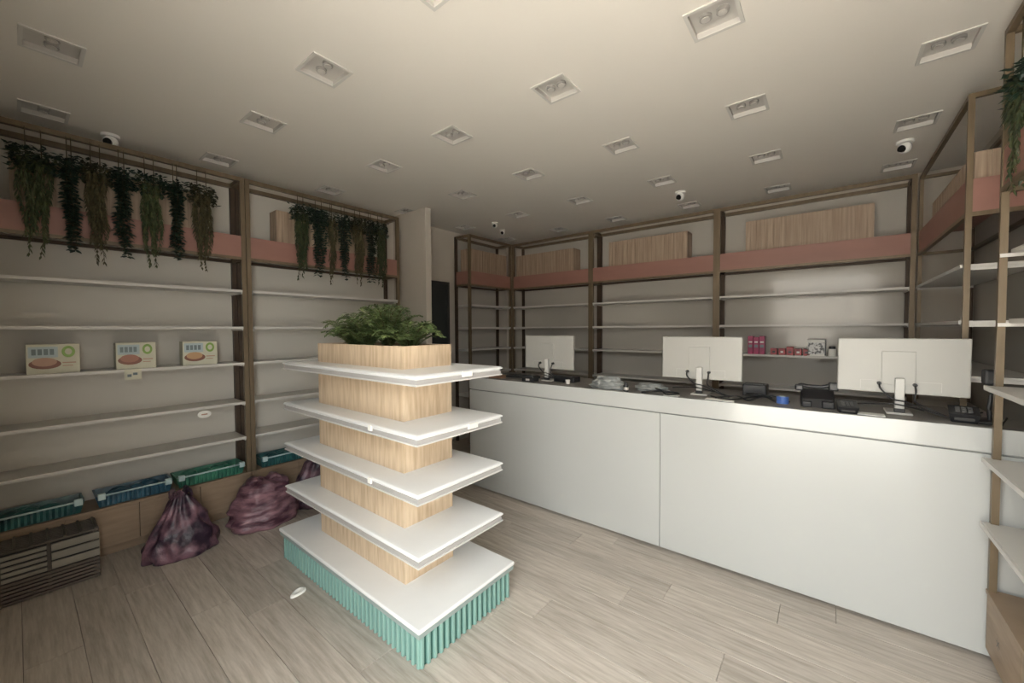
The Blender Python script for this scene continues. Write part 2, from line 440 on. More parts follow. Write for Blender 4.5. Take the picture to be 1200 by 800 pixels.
# ------------------------------------------------------------------ shelving units
TOP, PB, PT = 2.915, 2.235, 2.415
LEV = [1.95, 1.635, 1.325, 0.985, 0.68]
W = 0.034
def shelving(label, loc, rz, L, D=0.29, nd=4, doors=True, lev=LEV, w=W, top=TOP, cabinet_front=0.0, fascia_ends=(True, True), pb=PB, pt=PT, shelf_over=0.0):
    t = thing('shelving_unit', label, 'shelving', loc, rz)
    cab = 0.36
    for (px, nm) in ((0, 'front'), (L - w, 'front')):
        box(px, px + w, 0, w, cab if doors else 0.0, top).build('post', M_FRAME, t)
    for px in (0, L - w):
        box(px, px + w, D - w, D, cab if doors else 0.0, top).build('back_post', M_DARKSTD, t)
    box(w, L - w, 0, w, top - w, top).build('top_rail', M_FRAME, t)
    box(w, L - w, D - w, D, top - w, top).build('top_rail', M_FRAME, t)
    for px in (0, L - w):
        box(px, px + w, w, D - w, top - w, top).build('top_rail', M_FRAME, t)
    # lower rails under the pink box
    rr = 0.024
    box(w, L - w, 0, rr, pb - rr, pb).build('lower_rail', M_FRAME, t)
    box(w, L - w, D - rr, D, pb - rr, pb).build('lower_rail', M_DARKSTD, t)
    for px in (0, L - w):
        box(px + 0.004, px + w - 0.004, w, D - w, pb - rr, pb).build('lower_rail', M_FRAME, t)
    MB().box(w, L - w, 0.004, 0.022, pb, pt).build('fascia_board', M_PINK, t)
    for px, e in ((0.006, fascia_ends[0]), (L - 0.024, fascia_ends[1])):
        if e: box(px, px + 0.018, w, D - w, pb, pt).build('end_board', M_PINK, t)
    box(w, L - w, 0.022, D - rr, pt - 0.034, pt - 0.016).build('top_shelf', M_PINK, t)
    box(w, L - w, D + 0.002, D + 0.012, 0.0, top - w).build('back_panel', M_PANEL_LIT if loc[0] < -3.9 and loc[1] < 3 else M_PANEL, t)
    for k, z in enumerate(lev):
        sh = MB(); sh.bbox(0.006, L - 0.006, (-0.002 - shelf_over) if z < 1.5 else 0.045, D - w - 0.002, z - 0.02, z, 0.003)
        if shelf_over <= 0:   # notch the shelf between the posts
            sh = MB(); sh.bbox(w + 0.001, L - w - 0.001, -0.004, D - 0.002, z - 0.018, z, 0.003)
        so = sh.build('shelf', M_SHELF, t)
        so_y = -shelf_over if (shelf_over <= 0 or z < 1.5) else 0.047
        MB().box(w + 0.002 if so_y == 0 else 0.008, L - w - 0.002 if so_y == 0 else L - 0.008, -0.010 + so_y, -0.004 + so_y, z - 0.020, z + 0.001).build('price_rail', M_SHELF, so)
        for px in (w + 0.001, L - w - 0.009):
            MB().box(px, px + 0.008, 0.0, D - 0.002, z - 0.034, z - 0.018).build('bracket', M_SHELF, so)
    if doors:
        cb = MB(); cb.box(0, L, 0.018, D, 0.075, cab - 0.018); cb.box(0, L, -0.004, D, cab - 0.018, cab); cb.box(0.01, L - 0.01, 0.06, D, 0.0, 0.075)
        co = cb.build('base_cabinet', M_OAKC, t)
        dw = L / nd
        for k in range(nd):
            dr = MB().bbox(k * dw + 0.002, (k + 1) * dw - 0.002, 0.0, 0.018, 0.077, cab - 0.020, 0.0015).build('cabinet_door', M_OAKC, co)
    return t

XL = -3.965     # front plane of the left units
shelving('tall shelving unit on the left wall, nearest the entrance, holding three cartons and teal baskets', (XL, -0.195, 0), PI / 2, 1.462, nd=4, D=0.28)
shelving('tall shelving unit on the left wall beside the white pier, behind the display stand', (XL, 1.271, 0), PI / 2, 1.572, nd=4, D=0.28)
YB = 4.86
shelving('far-left unit of the shelving behind the counter, in the corner', (-3.888, YB, 0), 0, 1.358, D=0.29, fascia_ends=(False, True), doors=False)
shelving('middle unit of the shelving behind the counter', (-2.53, YB, 0), 0, 1.54, D=0.29, doors=False)
shelving('right unit of the shelving behind the counter, with magenta packs on a shelf', (-0.99, YB, 0), 0, 1.558, D=0.29, doors=False)
shelving('short shelving unit in the far left corner beside the dark door', (-3.89, 3.93, 0), PI / 2, 0.928, D=0.30, fascia_ends=(True, False), doors=False)
shelving('open-ended shelving unit on the right wall behind the counter end', (0.578, YB - 0.002, 0), -PI / 2, 1.545, D=0.32, doors=False, fascia_ends=(False, True), w=0.025, top=2.88)
# near right unit, beyond the counter towards the camera
shelving('tall shelving unit on the right wall, standing in front of the counter end', (0.600, 2.845, 0), -PI / 2, 1.75, D=0.30, w=0.025, shelf_over=0.022, top=2.94)
# dark cross mark on its cabinet is printed on the door
mk = MB()
for a in range(3):
    an = a * PI / 3 + 0.2
    dx, dz = math.cos(an) * 0.026, math.sin(an) * 0.026
    nx, nz = -math.sin(an) * 0.0022, math.cos(an) * 0.0022
    mk.raw([(0.5965, 2.66 + dx + nx, 0.205 + dz + nz), (0.5965, 2.66 + dx - nx, 0.205 + dz - nz), (0.5965, 2.66 - dx - nx, 0.205 - dz - nz), (0.5965, 2.66 - dx + nx, 0.205 - dz + nz)], [(0, 1, 2, 3)])
tag(mk.build('star_sticker', M_BLACK), 'small dark star-shaped mark stuck on the right-hand cabinet front', 'sticker')

# ------------------------------------------------------------------ ribbed wooden boxes on the top shelves
def ribbed_box(label, loc, rz, L, h=0.27, D=0.2):
    t = thing('ribbed_box', label, 'wooden box', loc, rz, 'ribbed wooden boxes on the top shelves')
    b = box(0.006, L - 0.006, 0.006, D - 0.006, 0, h).build('box_body', M_RIBBOX, t)
    n = int(L / 0.05)
    p = L / n
    r = MB()
    for k in range(n):
        r.box(k * p + 0.004, (k + 1) * p - 0.004, 0, 0.008, 0, h)
    m = int(D / 0.05); q = D / m
    for k in range(m):
        r.box(0, 0.008, k * q + 0.004, (k + 1) * q - 0.004, 0, h)
        r.box(L - 0.008, L, k * q + 0.004, (k + 1) * q - 0.004, 0, h)
    o = r.build('ribs', M_RIBBOX, t, kind='stuff')
    return t
BZ = PT - 0.016
ribbed_box('long ribbed wooden box on top of the right shelving unit behind the counter', (-0.72, YB + 0.05, BZ), 0, 1.02, 0.335)
ribbed_box('ribbed wooden box on top of the middle shelving unit behind the counter', (-2.29, YB + 0.05, BZ), 0, 0.98, 0.335)
ribbed_box('ribbed wooden box on top of the far-left shelving unit behind the counter', (-3.84, YB + 0.05, BZ), 0, 1.02, 0.335)
ribbed_box('ribbed wooden box on top of the short corner shelving unit', (-3.94, 4.0, BZ), PI / 2, 0.80, 0.335)
ribbed_box('ribbed wooden box above the open-ended right wall unit behind the counter', (0.610, 4.5, BZ), -PI / 2, 1.165, 0.165, 0.24)
ribbed_box('ribbed wooden box on the near right unit behind hanging plants', (0.66, 2.74, BZ), -PI / 2, 1.1, 0.22, 0.19)
ribbed_box('ribbed wooden box behind the plants of the left unit nearest the entrance', (XL - 0.06, 0.0, BZ), PI / 2, 1.0, 0.32, 0.16)
ribbed_box('ribbed wooden box behind the plants of the left unit beside the pier', (XL - 0.06, 1.54, BZ), PI / 2, 1.0, 0.32, 0.16)

# ------------------------------------------------------------------ hanging plants
def leaf(mb, p, d, L, wd, up=Vector((0, 0, 1)), droop=0.0):
    d = d.normalized()
    s = d.cross(up)
    if s.length < 1e-3: s = Vector((1, 0, 0))
    s.normalize()
    a = p; b = p + d * L * 0.5 + s * wd; c = p + d * L + Vector((0, 0, -droop)); e = p + d * L * 0.5 - s * wd
    mid = p + d * L * 0.5 + s.cross(d) * wd * 0.4
    mb.raw([a[:], b[:], c[:], e[:], mid[:]], [(0, 1, 4), (1, 2, 4), (2, 3, 4), (3, 0, 4)])
def hanging(label, x, y0, y1, ztop, zbot, style, n, hook=TOP, seed=0, out=1):
    y0 += 0.035; y1 -= 0.005
    rnd = random.Random(seed * 13 + 5)
    yc = (y0 + y1) / 2
    t = thing('hanging_plant', label, 'hanging plant', (x, yc, ztop), 0, 'artificial trailing plants hung from the top rails')
    st = MB(); lv = MB()
    hw = (y1 - y0) / 2
    lm = {'fresh': M_LEAFA, 'ivy': M_LEAFB, 'olive': M_LEAFC, 'mid': M_LEAFD}[style]
    # short hook stems up to the rail
    for k in (-0.5, 0.5):
        st.tube([(0, k * hw, 0.0), (0, k * hw, hook - W - ztop)], 0.003, 5)
    for k in range(n):
        fy = (k + 0.5) / n * 2 - 1 + rnd.uniform(-.1, .1)
        ln = (ztop - zbot) * (rnd.uniform(0.62, 0.88) if k % max(2, n // 2) != n // 4 else rnd.uniform(0.98, 1.05))
        px = rnd.uniform(-0.015, 0.03) * out
        pts = []
        steps = max(8, int(ln / 0.024))
        ph = rnd.uniform(0, 6)
        for q in range(steps + 1):
            u = q / steps
            pts.append(Vector((px + 0.012 * math.sin(ph + u * 7) + 0.02 * out * math.sin(u * PI), fy * hw * (1 - 0.25 * u) + 0.012 * math.sin(ph * 2 + u * 6), -ln * u + 0.03 * math.sin(min(1, u * 6) * PI))))
        st.tube(pts, 0.0016, 3)
        for q in range(1, steps + 1):
            u = q / steps
            if style in ('fresh', 'olive', 'mid'):
                for _ in range(4 if u < .8 else 2):
                    an = rnd.uniform(0, 2 * PI)
                    dd = Vector((math.cos(an) * 0.45, math.sin(an) * 0.38, -1.0))
                    leaf(lv, pts[q], dd, rnd.uniform(0.04, 0.07) * (1.05 - .4 * u), 0.0065)
            else:
                for _ in range(3):
                    an = rnd.uniform(0, 2 * PI)
                    dd = Vector((math.cos(an), math.sin(an), -0.5))
                    leaf(lv, pts[q], dd, rnd.uniform(0.03, 0.048), 0.015)
    # leafy crown
    for k in range(int(170 * hw / 0.08)):
        p = Vector((rnd.uniform(-0.03, 0.04) * out, rnd.uniform(-1.35, 1.35) * hw, rnd.uniform(-0.07, 0.06)))
        an = rnd.uniform(0, 2 * PI)
        leaf(lv, p, Vector((math.cos(an), math.sin(an), rnd.uniform(-.8, .3))), rnd.uniform(0.03, 0.05), 0.008 if style != 'ivy' else 0.014)
    st.build('stems', M_STEM, t)
    lv.build('leaves', lm, t, kind='stuff')
    cr = MB()
    for k in range(int(3600 * hw)):
        p = Vector((rnd.uniform(-0.035, 0.035), rnd.uniform(-1, 1) * (hw + 0.032), rnd.uniform(-0.07, 0.08)))
        an = rnd.uniform(0, 2 * PI)
        leaf(cr, p, Vector((math.cos(an), math.sin(an) * .6, rnd.uniform(-1.0, .4))), rnd.uniform(0.03, 0.05), 0.012)
    cr.build('crown', M_LEAFB if style != 'olive' else M_LEAFE, t, kind='stuff', label='dense dark leafy crown')
    return t
XP = XL + 0.005 + 0.03
hp = [(0.0, 0.17, 'fresh', 2.13, 'pale green trailing plant, leftmost full bunch on the left wall'),
      (0.195, 0.275, 'ivy', 2.17, 'narrow dark ivy strand right of the leftmost pale bunch'),
      (0.29, 0.42, 'olive', 2.12, 'wide olive-brown trailing bunch between two dark ivy strands'),
      (0.435, 0.53, 'ivy', 2.17, 'dark ivy strand in the middle of the near left garland'),
      (0.56, 0.70, 'fresh', 2.13, 'thin-leaved green bunch between two dark ivy strands'),
      (0.735, 0.82, 'ivy', 2.19, 'rightmost dark ivy strand of the near left garland'),
      (0.865, 1.02, 'olive', 2.12, 'olive trailing bunch at the right end of the near left garland')]
for k, (a, b, s_, zb, lb) in enumerate(hp):
    hanging(lb, XP, a, b, 2.68, zb - 0.02, s_, {'ivy': 8, 'olive': 15, 'fresh': 15, 'mid': 15}[s_], seed=k + 1)
hp2 = [(1.63, 1.77, 'mid', 2.13, 'dense green trailing bunch, first on the unit beside the pier'),
       (1.79, 1.95, 'ivy', 2.18, 'dark leafy bunch second from left on the unit beside the pier'),
       (1.96, 2.03, 'olive', 2.12, 'slim olive strand left of the lone dark ivy on the unit beside the pier'),
       (2.07, 2.17, 'ivy', 2.17, 'lone dark ivy strand in the middle of the far left garland'),
       (2.20, 2.36, 'olive', 2.12, 'olive trailing bunch right of the lone dark ivy'),
       (2.38, 2.47, 'ivy', 2.17, 'dark ivy strand near the pier end of the far left garland'),
       (2.48, 2.62, 'mid', 2.12, 'green leafy bunch nearest the white pier')]
for k, (a, b, s_, zb, lb) in enumerate(hp2):
    hanging(lb, XP, a, b, 2.71, zb - 0.01, s_, {'ivy': 9, 'olive': 12, 'fresh': 12, 'mid': 17}[s_], seed=k + 21)
for k, (a, b, s_, zb, lb) in enumerate([(2.58, 2.72, 'mid', 2.20, 'green trailing plant hanging at the right edge of the photo, beside the tall post')]):
    hanging(lb, 0.618, a, b, 2.62, zb, s_, 12, hook=2.94, seed=k + 41, out=-.5)

# ------------------------------------------------------------------ display stand (gondola)
GX0, GX1, GY0, GY1 = -3.01, -1.455, 1.12, 1.832
G = thing('display_stand', 'tiered display stand with oak core, white shelves and teal fluted base', 'display stand', ((GX0 + GX1) / 2, (GY0 + GY1) / 2, 0))
ox, oy = -(GX0 + GX1) / 2, -(GY0 + GY1) / 2
LOC = (ox, oy, 0)
box(GX0 + 0.034, GX1 - 0.034, GY0 + 0.034, GY1 - 0.034, 0.0, 0.165).build('base', M_TEALD, G, LOC)
rb = []
def rib_side(n, fa, fb, fixed, axis):
    p = (fb - fa) / n
    for k in range(n):
        a = fa + k * p + 0.0105; b = fa + (k + 1) * p - 0.0105
        m = MB()
        if axis == 'x-': m.prism([(a, fixed + 0.018), (a, fixed + 0.004), (a + 0.004, fixed), (b - 0.004, fixed), (b, fixed + 0.004), (b, fixed + 0.018)], 0.004, 0.165)
        if axis == 'x+': m.prism([(a, fixed - 0.018), (b, fixed - 0.018), (b, fixed - 0.004), (b - 0.004, fixed), (a + 0.004, fixed), (a, fixed - 0.004)], 0.004, 0.165)
        if axis == 'y+': m.prism([(fixed - 0.018, a), (fixed - 0.004, a), (fixed, a + 0.004), (fixed, b - 0.004), (fixed - 0.004, b), (fixed - 0.018, b)], 0.004, 0.165)
        if axis == 'y-': m.prism([(fixed + 0.018, a), (fixed + 0.018, b), (fixed + 0.004, b), (fixed, b - 0.004), (fixed, a + 0.004), (fixed + 0.004, a)], 0.004, 0.165)
        rb.append(m)
e = 0.018
rib_side(38, GX0 + e, GX1 - e, GY0 + e, 'x-'); rib_side(38, GX0 + e, GX1 - e, GY1 - e, 'x+')
rib_side(17, GY0 + e, GY1 - e, GX1 - e, 'y+'); rib_side(17, GY0 + e, GY1 - e, GX0 + e, 'y-')
for m in rb:
    m.build('flute', M_TEAL, G, LOC)
box(GX0 + 0.006, GX1 - 0.006, GY0 + 0.006, GY1 - 0.006, 0.165, 0.192).build('base_rim', mat('rim_grey_teal', (0.30, 0.36, 0.345), 0.4), G, LOC)
MB().bbox(GX0, GX1, GY0, GY1, 0.190, 0.212, 0.007).build('base_deck', M_GOND, G, LOC)
CX0, CX1, CY0, CY1 = -2.735, -1.785, 1.290, 1.640
core = MB()
core.box(CX0, CX1, CY0, CY0 + 0.018, 0.212, 1.512); core.box(CX0, CX1, CY1 - 0.018, CY1, 0.212, 1.512)
core.box(CX0, CX0 + 0.018, CY0 + 0.018, CY1 - 0.018, 0.212, 1.512); core.box(CX1 - 0.018, CX1, CY0 + 0.018, CY1 - 0.018, 0.212, 1.512)
core.build('core', M_OAK, G, LOC)
box(CX0 + 0.018, CX1 - 0.018, CY0 + 0.018, CY1 - 0.018, 1.40, 1.455).build('soil', M_SOIL, G, LOC)
SZ = [0.523, 0.824, 1.105, 1.387]
for k, z in enumerate(SZ):
    x0, x1, y0, y1 = -2.965, -1.485, 1.145, 1.775
    m = MB()
    # ring shelf around the core, moulded edge
    def rect(e_, zz): return [(x0 + e_, y0 + e_, zz), (x1 - e_, y0 + e_, zz), (x1 - e_, y1 - e_, zz), (x0 + e_, y1 - e_, zz)]
    prof = [(0.030, z), (0.014, z - 0.002), (0.004, z - 0.009), (0.006, z - 0.016), (0.016, z - 0.020), (0.016, z - 0.026)]
    inner = [(CX0, CY0), (CX1, CY0), (CX1, CY1), (CX0, CY1)]
    vs = [(a, b, z) for a, b in inner]
    for e_, zz in prof: vs += rect(e_, zz)
    vs += [(a, b, z - 0.026) for a, b in inner]
    fs = []
    nr = len(prof) + 2
    for r in range(nr - 1):
        for c in range(4):
            fs.append((r * 4 + (c + 1) % 4, r * 4 + c, (r + 1) * 4 + c, (r + 1) * 4 + (c + 1) % 4))
    so = m.raw(vs, fs).build('shelf', M_GOND, G, LOC)
    st = MB()
    for (a, b, c, d_) in ((x0 + 0.012, x1 - 0.012, y0 + 0.012, y0 + 0.016), (x0 + 0.012, x1 - 0.012, y1 - 0.016, y1 - 0.012), (x0 + 0.012, x0 + 0.016, y0 + 0.016, y1 - 0.016), (x1 - 0.016, x1 - 0.012, y0 + 0.016, y1 - 0.016)):
        st.box(a, b, c, d_, z - 0.045, z - 0.024)
    st.build('price_strip', M_STRIP, so)
    lp = MB()
    for (a, b, c, d_) in ((x0 + 0.006, x1 - 0.006, y0 + 0.006, y0 + 0.016), (x0 + 0.006, x1 - 0.006, y1 - 0.016, y1 - 0.006), (x0 + 0.006, x0 + 0.016, y0 + 0.016, y1 - 0.016), (x1 - 0.016, x1 - 0.006, y0 + 0.016, y1 - 0.016)):
        lp.box(a, b, c, d_, z - 0.052, z - 0.045)
    lp.build('strip_lip', mat('lip_grey', (0.6, 0.585, 0.56), 0.4), so)
    tags = {2: [(-1.88, 'f'), (1.52, 's')], 1: [(-1.89, 'f')], 3: [(1.48, 's')]}.get(k, [])
    for (q, w_) in tags:
        if w_ == 'f': MB().bbox(q - 0.016, q + 0.016, y0 + 0.000, y0 + 0.010, z - 0.034, z - 0.004, 0.002).build('price_tag', M_PAPER, so)
        else: MB().bbox(x1 - 0.010, x1 + 0.002, q - 0.035, q + 0.035, z - 0.034, z - 0.006, 0.002).build('price_tag', M_PAPER, so)

# ferns standing in the top of the display stand
def fern(label, x, y, rad, hgt, n, seed):
    rnd = random.Random(seed)
    t = thing('potted_fern', label, 'plant', (x, y, 1.455), 0, 'leafy plants in the top of the display stand')
    lv = MB(); st = MB()
    for k in range(n):
        an = 2 * PI * k / n + rnd.uniform(-.3, .3)
        r = rad * rnd.uniform(0.5, 1.1); hh = hgt * rnd.uniform(0.55, 1.05)
        rise = rnd.uniform(0.42, 0.68)
        pts = []
        for q in range(11):
            u = q / 10
            pts.append(Vector((math.cos(an) * r * u ** 1.1, math.sin(an) * min(r, 0.2) * u ** 1.1, hh * math.sin(u * PI * rise) - 0.02 * u)))
        st.tube(pts, 0.0016, 3)
        for q in range(2, 11):
            d = (pts[q] - pts[q - 1]).normalized()
            side = d.cross(Vector((0, 0, 1)))
            if side.length < 1e-3: side = Vector((1, 0, 0))
            side.normalize()
            ll = 0.055 * math.sin(q / 11 * PI) + 0.014
            for sgn in (-1, 1):
                for off in (0, .5):
                    leaf(lv, pts[q].lerp(pts[q - 1], off), side * sgn + d * 0.55 + Vector((0, 0, rnd.uniform(-.2, .2))), ll, 0.0065, droop=0.008)
    st.build('stems', M_STEM, t)
    lv.build('fronds', M_FERN, t, kind='stuff')
fern('leftmost fern in the top of the display stand', -2.56, 1.47, 0.22, 0.22, 44, 3)
fern('fern left of the middle of the display stand top', -2.38, 1.45, 0.20, 0.26, 44, 4)
fern('tall fern in the middle of the display stand top', -2.18, 1.47, 0.20, 0.30, 50, 5)
fern('rightmost fern in the top of the display stand', -1.96, 1.47, 0.19, 0.20, 44, 6)

# ------------------------------------------------------------------ counter
C_ = thing('service_counter', 'long glossy white service counter with dark worktop', 'counter', (-0.97, 2.88, 0))
LC = (0.97, -2.88, 0)
CXL, CXR, CFY, CBY = -2.862, 0.90, 2.88, 3.56
box(CXL + 0.02, CXR - 0.02, CFY + 0.05, 3.26, 0.0, 0.03).build('plinth', M_DARK, C_, LC)
MB().box(CXL + 0.02, 0.54, CFY + 0.022, CBY - 0.02, 0.03, 1.03).box(0.54, CXR, CFY + 0.022, 3.26, 0.03, 1.03).build('body', M_COUNTER, C_, LC)
for (a, b) in ((CXL, -0.946), (-0.942, CXR)):
    MB().bbox(a, b, CFY, CFY + 0.02, 0.018, 0.992, 0.0015).build('front_panel', M_COUNTER, C_, LC)
box(CXL, CXL + 0.02, CFY + 0.021, CBY, 0.02, 1.03).build('end_panel', M_COUNTER, C_, LC)
MB().bbox(CXL - 0.002, CXR, CFY - 0.003, CFY + 0.03, 1.000, 1.118, 0.003).build('top_fascia', M_COUNTER, C_, LC)
MB().prism([(CXL, CFY + 0.03), (CXR, CFY + 0.03), (CXR, 3.28), (0.56, 3.28), (0.56, CBY), (CXL, CBY)], 1.03, 1.108).build('worktop', M_WORK, C_, LC)

# ------------------------------------------------------------------ monitors
CT = 1.108
def cable(mb, pts, r=0.0045): mb.tube(smooth_curve(pts, 6), r, 6)
def monitor(label, x, y, rz, w=0.545, first=None):
    t = thing('monitor', label, 'monitor', (x, y, CT), rz, 'white monitors on the counter')
    if first is not None:
        for ch in first: copy_tree(ch, t)
        return t
    z0, z1 = 0.115, 0.43
    MB().bbox(-w / 2, w / 2, 0, 0.030, z0, z1, 0.006).build('back_cover', M_MON, t)
    MB().box(-w / 2 + 0.008, w / 2 - 0.008, 0.030, 0.034, z0 + 0.008, z1 - 0.008).build('screen', M_LENS, t)
    pnl = MB().bbox(-0.075, 0.065, -0.008, 0.001, z0 + 0.05, z1 - 0.075, 0.002).build('connector_cover', M_MON, t)
    sm = MB()
    sm.box(-0.165, -0.035, -0.0015, 0.0, z0 + 0.070, z0 + 0.072); sm.box(0.035, 0.165, -0.0015, 0.0, z0 + 0.070, z0 + 0.072)
    sm.box(-0.167, -0.165, -0.0015, 0.0, z0 + 0.02, z0 + 0.072); sm.box(0.165, 0.167, -0.0015, 0.0, z0 + 0.02, z0 + 0.072)
    sm.build('port_recess_line', M_MONG, t)
    MB().bbox(-0.020, 0.020, -0.034, -0.008, 0.012, z0 + 0.09, 0.004).build('stand_neck', M_MONN, t)
    MB().bbox(-0.022, 0.022, -0.038, -0.006, 0.012, 0.035, 0.003).build('neck_foot', M_BLACK, t, label='black foot of the stand')
    MB().bbox(-0.055, 0.055, -0.042, 0.12, 0.0, 0.012, 0.004).build('stand_base', M_MONN, t)
    cb = MB()
    for sx in (-0.085, 0.062):
        cb.cyl((sx, -0.003, z0 + 0.055), 0.010, 0.022, 10, 'y')
    cable(cb, [(-0.085, -0.02, z0 + 0.055), (-0.082, -0.045, z0 + 0.03), (-0.05, -0.045, z0 - 0.01), (-0.02, -0.05, z0 - 0.03), (0.03, -0.045, z0 - 0.04), (0.12, -0.02, 0.03), (0.2, -0.04, 0.008)])
    cable(cb, [(0.062, -0.02, z0 + 0.055), (0.063, -0.045, z0 + 0.02), (0.06, -0.045, z0 - 0.03), (0.10, -0.03, z0 - 0.06), (0.17, -0.03, 0.02), (0.19, 0.03, 0.008)])
    cable(cb, [(-0.2, 0.02, 0.035), (-0.1, -0.02, 0.05), (-0.03, -0.045, 0.06), (0.04, -0.045, 0.05), (0.1, 0.0, 0.03)])
    cb.build('cables', M_CABLE, t)
    return t
m3 = monitor('white-backed monitor nearest the camera on the counter', 0.312, 3.13, math.radians(0))
kk = children_of(m3)
m2 = monitor('white-backed monitor in the middle of the counter', -0.747, 3.16, math.radians(1), first=kk)
m1 = monitor('white-backed monitor at the far left of the counter', -2.09, 3.16, math.radians(-1), first=kk)

# ------------------------------------------------------------------ things on the counter
# black desk telephone / till device
t = thing('desk_telephone', 'large black desk telephone on the counter left of the nearest monitor', 'telephone', (-0.055, 3.12, CT), math.radians(4))
bm_ = MB(); bm_.raw([(-.085, -.05, 0), (.085, -.05, 0), (.085, .09, 0), (-.085, .09, 0), (-.075, -.02, .05), (.075, -.02, .05), (.085, .09, .10), (-.085, .09, .10)],
                    [(0, 3, 2, 1), (4, 5, 6, 7), (0, 1, 5, 4), (1, 2, 6, 5), (2, 3, 7, 6), (3, 0, 4, 7)])
bm_.build('body', M_BLACK, t)
hs = MB(); hs.tube(smooth_curve([(-.10, .04, .105), (-.085, .045, .125), (-.04, .05, .118), (.03, .05, .12), (.075, .045, .135), (.10, .04, .12)], 5), [0.012] * 26, 8)
hs.bbox(.055, .105, .02, .07, .10, .15, .008); hs.bbox(-.115, -.07, .02, .065, .09, .128, .008)
hs.build('handset', M_BLACK, t)
MB().box(-.03, .03, -.0235, -.0225, .03, .036).build('label_strip', M_HOUS, t)
MB().bbox(-.08, -.03, -.06, -.02, 0, .035, .006).build('foot', M_BLACK, t)
MB().bbox(.02, .08, -.065, -.02, 0, .04, .006).build('foot', M_BLACK, t)
# small card reader
def card_reader(label, x, y, rz, s=1.0):
    t = thing('card_reader', label, 'card reader', (x, y, CT), rz)
    b = MB(); b.raw([(-.045 * s, -.03, 0), (.045 * s, -.03, 0), (.045 * s, .06, 0), (-.045 * s, .06, 0), (-.055 * s, -.045, .045 * s), (.055 * s, -.045, .045 * s), (.055 * s, .06, .075 * s), (-.055 * s, .06, .075 * s)],
                  [(0, 3, 2, 1), (4, 5, 6, 7), (0, 1, 5, 4), (1, 2, 6, 5), (2, 3, 7, 6), (3, 0, 4, 7)])
    b.build('body', M_BLACK, t)
    MB().box(-.035 * s, .035 * s, -.039, -.037, .012, .034 * s).build('front_plate', M_DARK, t)
    k = MB()
    for a in range(3):
        for c in range(3):
            k.box(-.03 * s + a * .022 * s, -.014 * s + a * .022 * s, -.02 + c * .02, -.008 + c * .02, .05 * s + c * .006, .062 * s + c * .006)
    k.build('keys', M_DARK, t)
card_reader('small black card reader left of the nearest monitor stand', 0.085, 2.985, 0.1, 0.85)
card_reader('black card reader right of the nearest monitor, by the brass post', 0.548, 3.06, -0.1, 1.0)
# black upright scanner stand beside post
t = thing('barcode_scanner', 'black upright scanner stand behind the brass post', 'scanner', (0.642, 3.08, CT), 0.0)
MB().cyl((0, 0, 0), 0.045, 0.015, 18).build('stand_base', M_BLACK, t)
MB().tube(smooth_curve([(0, 0, .012), (-.005, .0, .08), (.004, .01, .16), (-.008, .0, .22)], 4), 0.009, 8).build('stand_pole', M_BLACK, t)
MB().bbox(-.028, .022, -.03, .045, .20, .275, .010).build('scanner_head', M_BLACK, t)
k = MB(); cable(k, [(-.02, .03, .05), (-.07, .0, .03), (-.06, -.04, .012), (.02, -.05, .01), (.05, -.02, .04)], .004); k.build('cable', M_CABLE, t)
# receipt printer low and dark, left of the middle monitor's right edge
t = thing('receipt_printer', 'flat black receipt printer right of the middle monitor', 'printer', (-0.42, 3.38, CT), 0)
MB().bbox(-.075, .075, -.07, .07, 0, .085, .008).build('body', M_BLACK, t)
MB().bbox(-.06, .06, -.075, -.03, .086, .094, .002).build('lid', M_DARK, t)
# loose cables
k = MB()
cable(k, [(-.62, 3.05, CT + .008), (-.5, 3.12, CT + .02), (-.42, 3.06, CT + .01), (-.34, 3.14, CT + .03), (-.27, 3.10, CT + .008)], .006)
cable(k, [(-.66, 3.1, CT + .008), (-.52, 3.0, CT + .012), (-.40, 3.15, CT + .02), (-.30, 3.2, CT + .03), (-.2, 3.16, CT + .008)], .005)
cable(k, [(-.45, 3.2, CT + .03), (-.37, 3.12, CT + .05), (-.3, 3.16, CT + .02)], .008)
tag(k.build('cable_tangle', M_CABLE), 'tangle of black cables between the middle monitor and blue tape', 'cables')
k = MB()
cable(k, [(-1.12, 2.98, CT + .008), (-1.0, 3.05, CT + .02), (-.93, 2.97, CT + .01), (-.86, 3.04, CT + .012)], .006)
cable(k, [(-1.05, 3.1, CT + .03), (-.97, 3.0, CT + .03), (-.88, 3.08, CT + .01)], .007)
tag(k.build('cable_tangle', M_CABLE), 'black cables left of the middle monitor stand', 'cables')
# blue roll and white cap
t = thing('tape_roll', 'blue tape roll on the counter left of the telephone', 'tape', (-0.235, 3.12, CT), 0)
k = MB(); k.cyl((0, 0, 0), .034, .045, 20); k.build('roll', M_BLUE, t)
MB().cyl((0, 0, .045), .018, .003, 14).build('core', M_PRBLUE, t)
